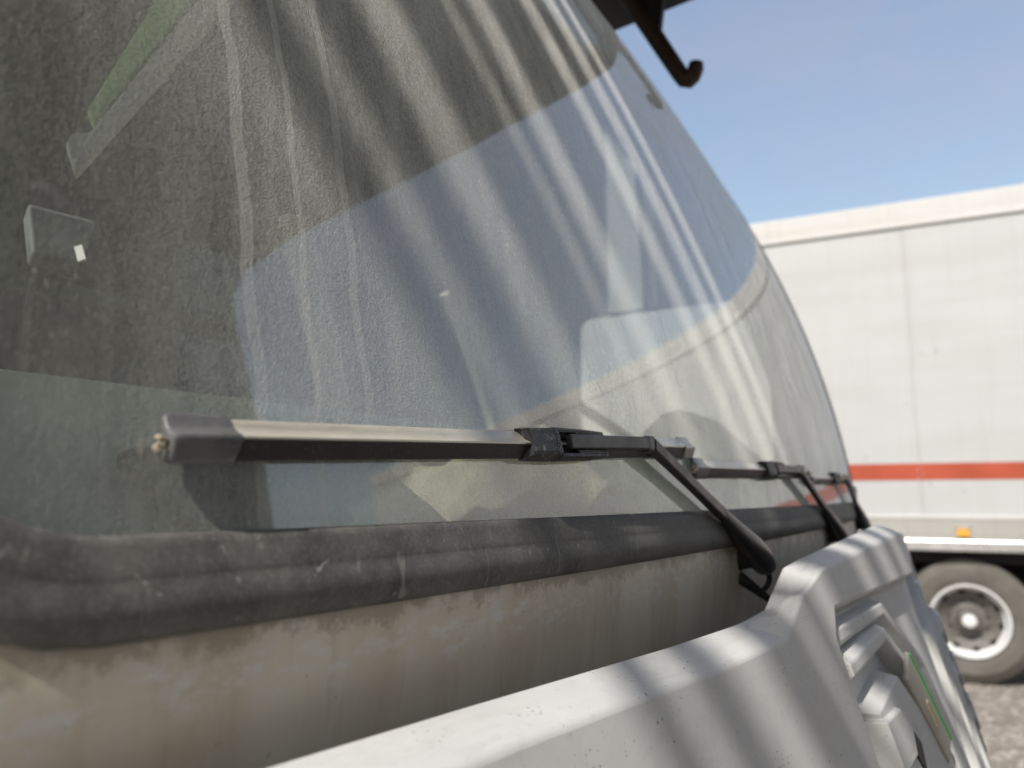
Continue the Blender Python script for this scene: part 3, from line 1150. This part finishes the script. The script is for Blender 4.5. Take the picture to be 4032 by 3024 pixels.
def wiper(shift, zf, first=False):
    S = shift

    def fr(x, z):
        n_ = gn(x, z)
        t_ = (gl(x + .02, zf(x + .02 - S)) - gl(x - .02, zf(x - .02 - S))).normalized()
        b_ = n_.cross(t_)
        if b_.z < 0:
            b_ = -b_
        return n_, t_, b_

    def at(xl, b=0, n=0):
        """xl: position along the blade (units); b up and n out, in millimetres"""
        x = xl + S
        z = zf(xl)
        n_, t_, b_ = fr(x, z)
        return Wv(gl(x, z)) + b_ * (b / 1000) + n_ * (n / 1000)

    def sweep(x0, x1, prof, k=24, f=None):
        g = MB()
        rings = []
        for i in range(k + 1):
            x = x0 + (x1 - x0) * i / k
            s = f(i / k) if f else 1
            rings.append([at(x, b * s, 5 + (n - 5) * s) for b, n in prof])
        return g.loft(rings)

    # arm: flat bar lying along the blade, a knuckle, then the diagonal limb and its flared head
    bend = at(2.12, 1, 15)
    hs = W(2.66 + S, Y0(2.66 + S) - .050, -.062)
    he = W(3.02 + S, Y0(3.02 + S) - .105, -.255)
    g = MB()
    pts = [at(1.66, 1, 13), at(1.88, 1, 14), at(2.05, 1, 15), bend]
    n_, t_, b_ = fr(2.0 + S, .13)
    rings = []
    for p in pts:
        rings.append([p + b_ * (b / 1000) + n_ * (n / 1000) for b, n in ((5.5, -3), (6, 1.5), (5, 3), (-4.5, 3), (-5.5, 1.5), (-5.5, -3))])
    g.loft(rings)
    arm = truck.part(g, 'windshield_wiper', M['arm'], bevel=.0006)
    dirv = (hs - bend).normalized()
    sdv = dirv.cross(n_).normalized()
    g = MB()
    rings = []
    for f, wd_, th_ in ((0, 6.0, 4.5), (.05, 6.0, 4.5), (.5, 5.8, 4.0), (1.0, 6.5, 4.5)):
        p = bend + (hs - bend) * f + dirv * .003
        rings.append([p + sdv * (a * wd_ / 1000) + n_ * (b * th_ / 1000) for a, b in ((-1, -1), (-1, .7), (-.8, 1), (.8, 1), (1, .7), (1, -1))])
    g.loft(rings)
    sub(g, 'arm_limb', M['arm'], arm, bevel=.0005)
    g = MB()
    rings = []
    for dx in (-.020, -.012, .0, .008):
        p = bend + t_ * dx * .6 - n_ * .0015
        k = 1.0 if dx > -.015 else .85
        rings.append([p + b_ * (b * k / 1000) + n_ * (n * k / 1000) for b, n in ((7, -3), (7.5, 2), (6, 5), (-6, 5), (-8, 3), (-8, -3))])
    g.loft(rings)
    sub(g, 'arm_knuckle', M['arm_gloss'], arm, bevel=.0015, bseg=3)
    g = MB()
    rings = []
    d2 = (he - hs).normalized()
    s2 = d2.cross(n_).normalized()
    for f, wd_, th_, dp in ((0, 7.5, 5, 0), (.03, 8, 5.5, 0), (.35, 12, 9, 1), (.7, 18, 13, 2.5), (.9, 18, 13, 3), (1.0, 13, 10, 2), (1.05, 6, 5, 1)):
        p = hs + (he - hs) * f - n_ * (dp / 1000)
        rings.append([p + s2 * (math.cos(q) * wd_ / 1000) + n_ * (math.sin(q) * th_ / 1000) for q in [2 * math.pi * i / 16 for i in range(16)]])
    g.loft(rings)
    sub(g, 'arm_head', M['arm_gloss'], arm, smooth=True, angle=50)
    # spindle into the cab skin, and its washer hose
    g = MB()
    pe = hs + (he - hs) * .78
    back = Vector((.0, 1, -.05)).normalized()
    g.lathe(pe, back, [(0, .0), (0, .014), (.02, .017), (.03, .022), (.075, .024)], 20)
    sub(g, 'spindle', M['black'], arm, smooth=True)
    g = MB()
    p0 = pe + back * .03 + Vector((0, 0, -.022))
    def bez(a_, b_, c_, d_, n=12):
        return [a_ * (1 - t) ** 3 + b_ * 3 * t * (1 - t) ** 2 + c_ * 3 * t * t * (1 - t) + d_ * t ** 3 for t in [k / n for k in range(n + 1)]]
    g.tube(bez(p0, p0 + Vector((.0, -.02, -.012)), p0 + Vector((.016, -.022, -.02)), p0 + Vector((.040, -.03, -.032))), [.0075 - .0003 * k for k in range(13)], 10)
    g.tube(bez(pe + Vector((.016, .0, -.014)), pe + Vector((.026, -.004, -.024)), pe + Vector((.026, -.008, -.034)), p0 + Vector((.022, -.022, -.022))), .0032, 8)
    sub(g, 'washer_hose', M['black'], arm, smooth=True)

    # blade: spoiler above in a pale sunlit colour, dark face below, wiping lip on the glass
    up_prof = [(9.5, 3.5), (8.6, 4.6), (6, 6.0), (3.4, 7.6), (1.4, 10.2), (.4, 11.2), (-.6, 11.0), (-.6, 4), (6, 3)]
    lo_prof = [(-.7, 10.6), (-2.2, 10.0), (-6.5, 8.0), (-9.4, 6.4), (-9.8, 5.2), (-9.0, 3.5), (-.7, 3.6)]
    bl = sub(sweep(.70, 2.47, up_prof, 60), 'blade_spoiler', M['blade'], arm, smooth=True, angle=50)
    sub(sweep(.70, 2.47, lo_prof, 60), 'blade_body', M['blade_dark'], arm, smooth=True, angle=40)
    lipg = sweep(.68, 2.48, [(.8, 3.4), (.5, .2), (-.9, .2), (-1.2, 3.4)], 60)
    sub(lipg, 'wiping_lip', M['black'], arm)
    # end caps
    capp = [(11.0, 2.0), (11.2, 4.8), (9.6, 5.8), (6.0, 6.6), (3.0, 9.0), (1.0, 12.0), (-.6, 12.5), (-3.0, 11.6), (-8.0, 8.8), (-11.0, 6.8), (-11.2, 4.6), (-10.6, 2.0)]

    def capf(x0, x1):
        g = MB()
        rings = []
        for f, s in ((0, .80), (.025, .92), (.07, .99), (.14, 1.0), (.6, 1.0), (.92, 1.0), (1.0, .97)):
            x = x0 + (x1 - x0) * f
            rings.append([at(x - .00 + (x1 - x0) * .28 * (max(0, .3 - abs(b) / 40.) if f > .9 else 0), b * s, 4 + (n - 4) * (s if f < .5 else 1)) for b, n in capp])
        return g.loft(rings)
    sub(capf(.648, .748), 'end_cap', M['cap'], arm, bevel=.0012, bseg=3, smooth=True, angle=60)
    sub(capf(2.515, 2.43), 'end_cap', M['silver'], arm, bevel=.001, bseg=3, smooth=True, angle=60)
    g = MB()
    for i in range(10):
        c = at(.634 + random.uniform(0, .014), random.uniform(-5, 3), random.uniform(4, 8))
        r_ = random.uniform(.0008, .002)
        g.lathe(c, (random.uniform(-1, 1), .3, 1), [(-r_, 0), (-r_ * .5, r_), (r_ * .6, r_ * .8), (r_, 0)], 7)
    sub(g, 'dried_mud', M['crud'], arm)['kind'] = 'stuff'
    # connector: saddle with side cheeks either side of a hollow, the arm end sits inside
    sad = [(11.5, 2.5), (12.3, 5), (11.0, 11.5), (9.5, 13.2), (-6.0, 15.0), (-8.5, 14), (-11.8, 7), (-11.5, 2.5)]
    g = MB()
    rings = []
    for f, s, tip in ((0, .93, 1), (.12, .98, .3), (.35, 1, 0), (.9, 1.03, 0), (1, 1.0, 0)):
        ring = []
        for b, n in sad:
            edge = (abs(b) / 12) ** 4
            x = 1.478 + .135 * f + (.04 * (1 - edge) if f == 0 else 0)
            ring.append(at(x, b * s, n * s + (0 if n < 4 else 1.0 * f)))
        rings.append(ring)
    g.loft(rings)
    con = sub(g, 'connector', M['worn'], arm, bevel=.0006)
    for b0, b1, n1 in ((8.4, 12.6, 12.5), (-12.2, -7.4, 15.0)):
        g = MB()
        rings = []
        for f, sh in ((0, 0), (.5, .2), (.85, .8), (1.0, 1.6)):
            x = 1.612 + .245 * f
            sg = 1 if b0 > 0 else -1
            o_, i_ = (b1, b0) if sg > 0 else (b0, b1)
            rings.append([at(x, i_, 4), at(x, i_, n1 - sh), at(x, (i_ + o_) / 2, n1 + .6 - sh * 1.5), at(x, o_ - sg * sh, n1 - 3 - sh * 1.5), at(x, o_ - sg * sh, 4)])
        g.loft(rings)
        sub(g, 'connector_cheek', M['worn'], arm, bevel=.0004)
        g = MB()
        for q in range(3):
            bm_ = i_ - sg * (.3 + 1.0 * q)
            g.loft([[at(x, bm_ - .35, n1 - 4.5), at(x, bm_ - .35, n1 - .2 - q * .8), at(x, bm_ + .35, n1 - .2 - q * .8), at(x, bm_ + .35, n1 - 4.5)] for x in (1.70, 1.77, 1.85)])
        sub(g, 'latch_strip', M['worn'], arm)
    g = MB()
    g.loft([[at(x, 8.5, 4.5), at(x, 8.5, 8.0), at(x, -7.5, 8.0), at(x, -7.5, 4.5)] for x in (1.60, 1.68, 1.76)])
    sub(g, 'connector_hollow', M['panel_dark'], arm)
    if first:
        cu = bpy.data.curves.new('maker_letters', 'FONT')
        cu.body = 'DOGA'
        cu.size = .0056
        cu.extrude = .00035
        cu.align_x = 'CENTER'
        cu.align_y = 'CENTER'
        cu.space_character = 1.12
        to = bpy.data.objects.new('maker_letters', cu)
        COL.objects.link(to)
        dg = bpy.context.evaluated_depsgraph_get()
        me = bpy.data.meshes.new_from_object(to.evaluated_get(dg))
        bpy.data.objects.remove(to, do_unlink=True)
        n2, t2, b2 = fr(1.597 + S, zf(1.597))
        ctr = at(1.600, 1.2, 15.6)
        up2 = (at(1.600, 9.5, 14.3) - at(1.600, -6, 16.1)).normalized()
        rt2 = -t2
        nn2 = up2.cross(rt2).normalized()
        if nn2.dot(n2) < 0:
            nn2 = -nn2
        for v in me.vertices:
            c = v.co
            v.co = ctr + up2 * c.x + (-t2) * c.y + nn2 * c.z
        lt = bpy.data.objects.new('maker_letters', me)
        COL.objects.link(lt)
        me.materials.append(M['cap'])
        lt.parent = arm
        lt['label'] = 'raised maker lettering on the connector'
    return arm


wiper(0, lambda x: .074 + .043 * (x - .647), True)['label'] = 'nearest wiper, lying along the foot of the glass'
wiper(1.87, lambda x: .088 + .018 * (x - .647))['label'] = 'middle wiper'
wiper(3.72, lambda x: .086 + .018 * (x - .647))['label'] = 'farthest wiper'

# ------------------------------------------------------------------ crumpled paper on the dash
g = MB()
nu, nv = 46, 22
vs = []
for j in range(nv + 1):
    for i in range(nu + 1):
        u, v = i / nu, j / nv
        x = 1.42 + 1.06 * u
        y = 1.02 + .26 * v
        h = .16 * math.exp(-((u - .36) / .17) ** 2) * math.sin(math.pi * min(1, v * .8 + .2)) + .17 * math.exp(-((u - .74) / .11) ** 2) * (.5 + .5 * v)
        h += .05 * math.exp(-((u - .08) / .06) ** 2)
        h += .030 * noise.noise(Vector((u * 5, v * 4, 3.3))) + .014 * abs(noise.noise(Vector((u * 11, v * 7, 1.3))))
        fold = .022 * abs(math.sin((u - .50) * 30 + v * 6)) * math.exp(-((u - .56) / .10) ** 2)
        ed = min(1, 6 * min(u, 1 - u))
        vs.append(W(x + .05 * v, y + (Y0(x) - .88), dz(y) + .018 + max(-.004, (h + fold) * ed)))
g.add(vs, [(j * (nu + 1) + i, j * (nu + 1) + i + 1, (j + 1) * (nu + 1) + i + 1, (j + 1) * (nu + 1) + i) for j in range(nv) for i in range(nu)])
pa = g.build('crumpled_paper', M['paper'], smooth=True, angle=35, solid=.0006)
tag(pa, 'crumpled brown paper lying on the dashboard behind the windshield', 'paper')

# ------------------------------------------------------------------ canopy overhead (its slats stripe the glass and panel with sun)
NS = Vector((-.5056, .7042, -.4985))
ZC = 4.36
can = Thing('canopy', (0, -1.5, 0), 'black steel canopy overhanging the windshield top, with a hook', 'canopy')


def cx_line(c, y, z=ZC):
    return (c - NS.z * z - NS.y * y) / NS.x


g = MB()
YB, YF = 2.72, -10.2


REDGE = [(YB, 6.30), (1.80, 6.22), (.60, 5.75), (-.23, 5.45), (-2.07, 4.92), (-3.4, 4.58), (-4.3, 4.52), (-5.0, 4.70), (-5.6, 5.05), (-6.6, 5.10), (YF, 3.0)]


def redge(y):
    for (ya, xa), (yb_, xb) in zip(REDGE, REDGE[1:]):
        if y >= yb_:
            return xa + (xb - xa) * (ya - y) / (ya - yb_)
    return REDGE[-1][1]


poly = [(x, y) for y, x in REDGE]
poly += [(cx_line(-2.94, YF), YF), (cx_line(-2.94, YB), YB)]
npl = len(poly)
g.add([W(x, y, ZC) for x, y in poly] + [W(x, y, ZC + .18) for x, y in poly], [tuple(range(npl)), tuple(range(2 * npl - 1, npl - 1, -1))] + [(i, (i + 1) % npl, npl + (i + 1) % npl, npl + i) for i in range(npl)])
can.part(g, 'roof_sheet', M['canopy'])
DARK = [(-2.95 + .052 * k, -2.95 + .052 * k + .028) for k in range(28)] + [(-1.42, -1.36), (-1.235, -1.15), (-1.035, -.835), (-.72, -.665), (-.615, -.462), (-.325, -.232), (-.165, -.095), (.85, 1.0), (1.25, 1.45), (1.7, 1.95)]  # the close-set first run is added to half-shade the far glass
for a, b in DARK:
    g = MB()
    q = [(cx_line(a, YF), YF), (cx_line(b, YF), YF), (cx_line(b, YB), YB), (cx_line(a, YB), YB)]
    g.add([W(x, y, ZC) for x, y in q] + [W(x, y, ZC + .05) for x, y in q], [(0, 1, 2, 3), (7, 6, 5, 4), (0, 4, 5, 1), (1, 5, 6, 2), (2, 6, 7, 3), (3, 7, 4, 0)])
    can.part(g, 'slat', M['canopy'])
# supports: purlins above the slats, posts behind
for y in (-9.6, -6.0):
    g = MB()
    x0, x1 = cx_line(1.7, y), redge(y) - .3
    g.box(W((x0 + x1) / 2, y, ZC + .30), (x1 - x0) * U, .05, .07)
    can.part(g, 'purlin', M['canopy'])
for x, y in ((-9.0, -9.6), (1.6, -9.6)):
    g = MB()
    zt = HC + (ZC + .2) * U
    g.box((x * U, y * U, zt / 2), .09, .09, zt)
    can.part(g, 'post', M['canopy'], bevel=.004)
# bent hook hanging under the edge
g = MB()
g.tube([W(5.744, 2.55, 4.70), W(5.744, 2.387, 4.36), W(5.744, 2.1, 3.80), W(5.744, 1.90, 3.41), W(5.744, 1.862, 3.345), W(5.744, 1.830, 3.33), W(5.744, 1.795, 3.355), W(5.744, 1.768, 3.41), W(5.744, 1.762, 3.46)], [.026, .025, .023, .0215, .021, .021, .021, .0205, .018], 14)
hk = can.part(g, 'hook', M['rust'], smooth=True)
hk['label'] = 'bent rusty rod hook'
g = MB()
q = [(5.744, 2.30, 4.36), (5.744, 1.98, 4.36), (5.744, 2.03, 3.98), (5.744, 2.06, 3.78), (5.744, 2.12, 3.84)]
g.add([W(x - .03, y, z) for x, y, z in q] + [W(x + .03, y, z) for x, y, z in q], [(0, 1, 2, 3, 4), (9, 8, 7, 6, 5)] + [(i, (i + 1) % 5, 5 + (i + 1) % 5, 5 + i) for i in range(5)])
sub(g, 'bracket', M['canopy'], hk)

# shed wall the canopy hangs from; the left of the windshield mirrors it
shed = Thing('shed_wall', (0, -3.3, 0), 'dark shed wall mirrored at the left side of the windshield', 'wall')
for i in range(24):
    g = MB()
    x0 = -4.6 + .3 * i
    hh = 4.2
    g.box((x0 + .15, -3.34 - .012 * (i % 2), hh / 2), .298, .03, hh)
    shed.part(g, 'cladding_board', M['wall'], bevel=.003)

# ------------------------------------------------------------------ white box trailer
TP = Vector((7.63, .19, 0))
TT = Vector((-.094, .9956, 0)).normalized()
TN = Vector((-TT.y, TT.x, 0))        # faces the truck
UPV = Vector((0, 0, 1))
trl = Thing('box_trailer', TP, 'white box trailer with red stripe and dusty wheels parked alongside', 'trailer')
T0, T1 = -9.5, 5.6


def tb(t0, t1, z0, z1, n0, n1):
    g = MB()
    c = TP + TT * (t0 + t1) / 2 + TN * (n0 + n1) / 2 + UPV * (z0 + z1) / 2
    return g.box(c, t1 - t0, n1 - n0, z1 - z0, (TT, TN, UPV))


# body core behind the sheets
trl.part(tb(T0 + .01, T1 - .01, 1.12, 4.16, -2.5, -.012), 'box_body', M['tr_white'])
sw_ = 1.22
t = .305 - sw_ * 8
while t < T1:
    a, b = max(t, T0), min(t + sw_, T1)
    if b - a > .05:
        trl.part(tb(a + .0015, b - .0015, 1.385, 3.97, -.010, .0 + .0012 * (int(round(t / sw_)) % 2)), 'side_sheet', M['tr_white'])
    t += sw_
trl.part(tb(T0, T1, 3.965, 4.195, -.01, .014), 'top_rail', M['tr_rail'], bevel=.008)
trl.part(tb(T0, T1, 3.955, 3.985, .0145, .024), 'rail_lip', M['tr_rail'], bevel=.004)
trl.part(tb(T0, T1, 1.683, 1.826, .0025, .0042), 'red_stripe', M['tr_red'])
trl.part(tb(T0, T1, 1.350, 1.384, -.01, .020), 'lower_rail_lip', M['tr_rail'], bevel=.006)
for k in range(4):
    trl.part(tb(T0, T1, 1.183 + .0415 * k, 1.2225 + .0415 * k, -.02, .010 + .002 * (k % 2)), 'lower_rail_rib', M['tr_low'], bevel=.006)
trl.part(tb(T0, T1, 1.085, 1.180, -.10, .030), 'aluminium_rail', M['alu'], bevel=.012)
# rivets: rows down each seam and along the top rail
g = MB()


def rivet(tt, z, nn, r=.009):
    o = TP + TT * tt + UPV * z + TN * nn
    g.lathe(o, TN, [(0, r), (r * .5, r * .8), (r * .75, r * .3), (r * .8, 0)], 7)


for k in range(-4, 5):
    ts = .305 + sw_ * k
    if not T0 < ts < T1:
        continue
    for q in range(40):
        z = 1.42 + q * .063
        rivet(ts - .016, z, .001, .007)
        rivet(ts + .016, z + .03, .001, .007)
tt = -2.5
while tt < 4.5:
    rivet(tt, 4.06, .014, .0075)
    tt += .12
rv = trl.part(g, 'rivet_row', M['tr_rail'])
rv['kind'] = 'stuff'
# amber marker lamps
for tt in (.02, -3.4, 3.6):
    am = trl.part(tb(tt - .058, tt + .058, 1.186, 1.306, .012, .020), 'marker_lamp', M['tr_low'], bevel=.006)
    sub(tb(tt - .047, tt + .047, 1.203, 1.272, .021, .044), 'lens', M['amber'], am, bevel=.012, bseg=3)
    sub(tb(tt - .052, tt + .052, 1.276, 1.300, .018, .036), 'lamp_hood', M['tr_low'], am, bevel=.004)
# undercarriage
trl.part(tb(T0, T1, .98, 1.10, -2.45, -.14), 'cross_members', M['chassis'])
for nn in (-.75, -1.75):
    trl.part(tb(-3.2, 2.6, .70, 1.0, nn - .06, nn + .06), 'slider_rail', M['chassis'])
trl.part(tb(-2.6, 2.2, .35, 1.0, -1.4, -1.1), 'axle_frame', M['chassis'])
for tt in (0.02, -1.25):
    o = TP + TT * tt + UPV * .51 + TN * (-.055)
    wheel(o, TN, trl.part)
    g = MB()
    g.tube([o - TN * .2, o - TN * 2.3], .09, 14)
    trl.part(g, 'axle', M['chassis'], smooth=True)
    for q in (-.36, -2.12, -2.45):
        g = MB()
        g.lathe(o + TN * q, TN, [(-.24, .2), (-.24, .48), (-.22, .50), (-.02, .50), (0, .48), (.0, .2)], 40)
        trl.part(g, 'inner_tyre', M['tread'], smooth=True, angle=40)
trl.part(tb(1.10, 1.13, .30, 1.02, -.70, -.08), 'mud_flap', M['chassis'])
trl.part(tb(-6.0, -5.85, .0, 1.0, -.6, -.4), 'landing_leg', M['chassis'])
trl.part(tb(-6.0, -5.85, .0, 1.0, -2.1, -1.9), 'landing_leg', M['chassis'])

# sub-parts were modelled in world coordinates; carry the offset of their part's parent
for o in bpy.data.objects:
    p = o.parent
    if p is not None and p.parent is not None and p.type == 'MESH':
        o.matrix_parent_inverse.identity()
bpy.context.view_layer.update()
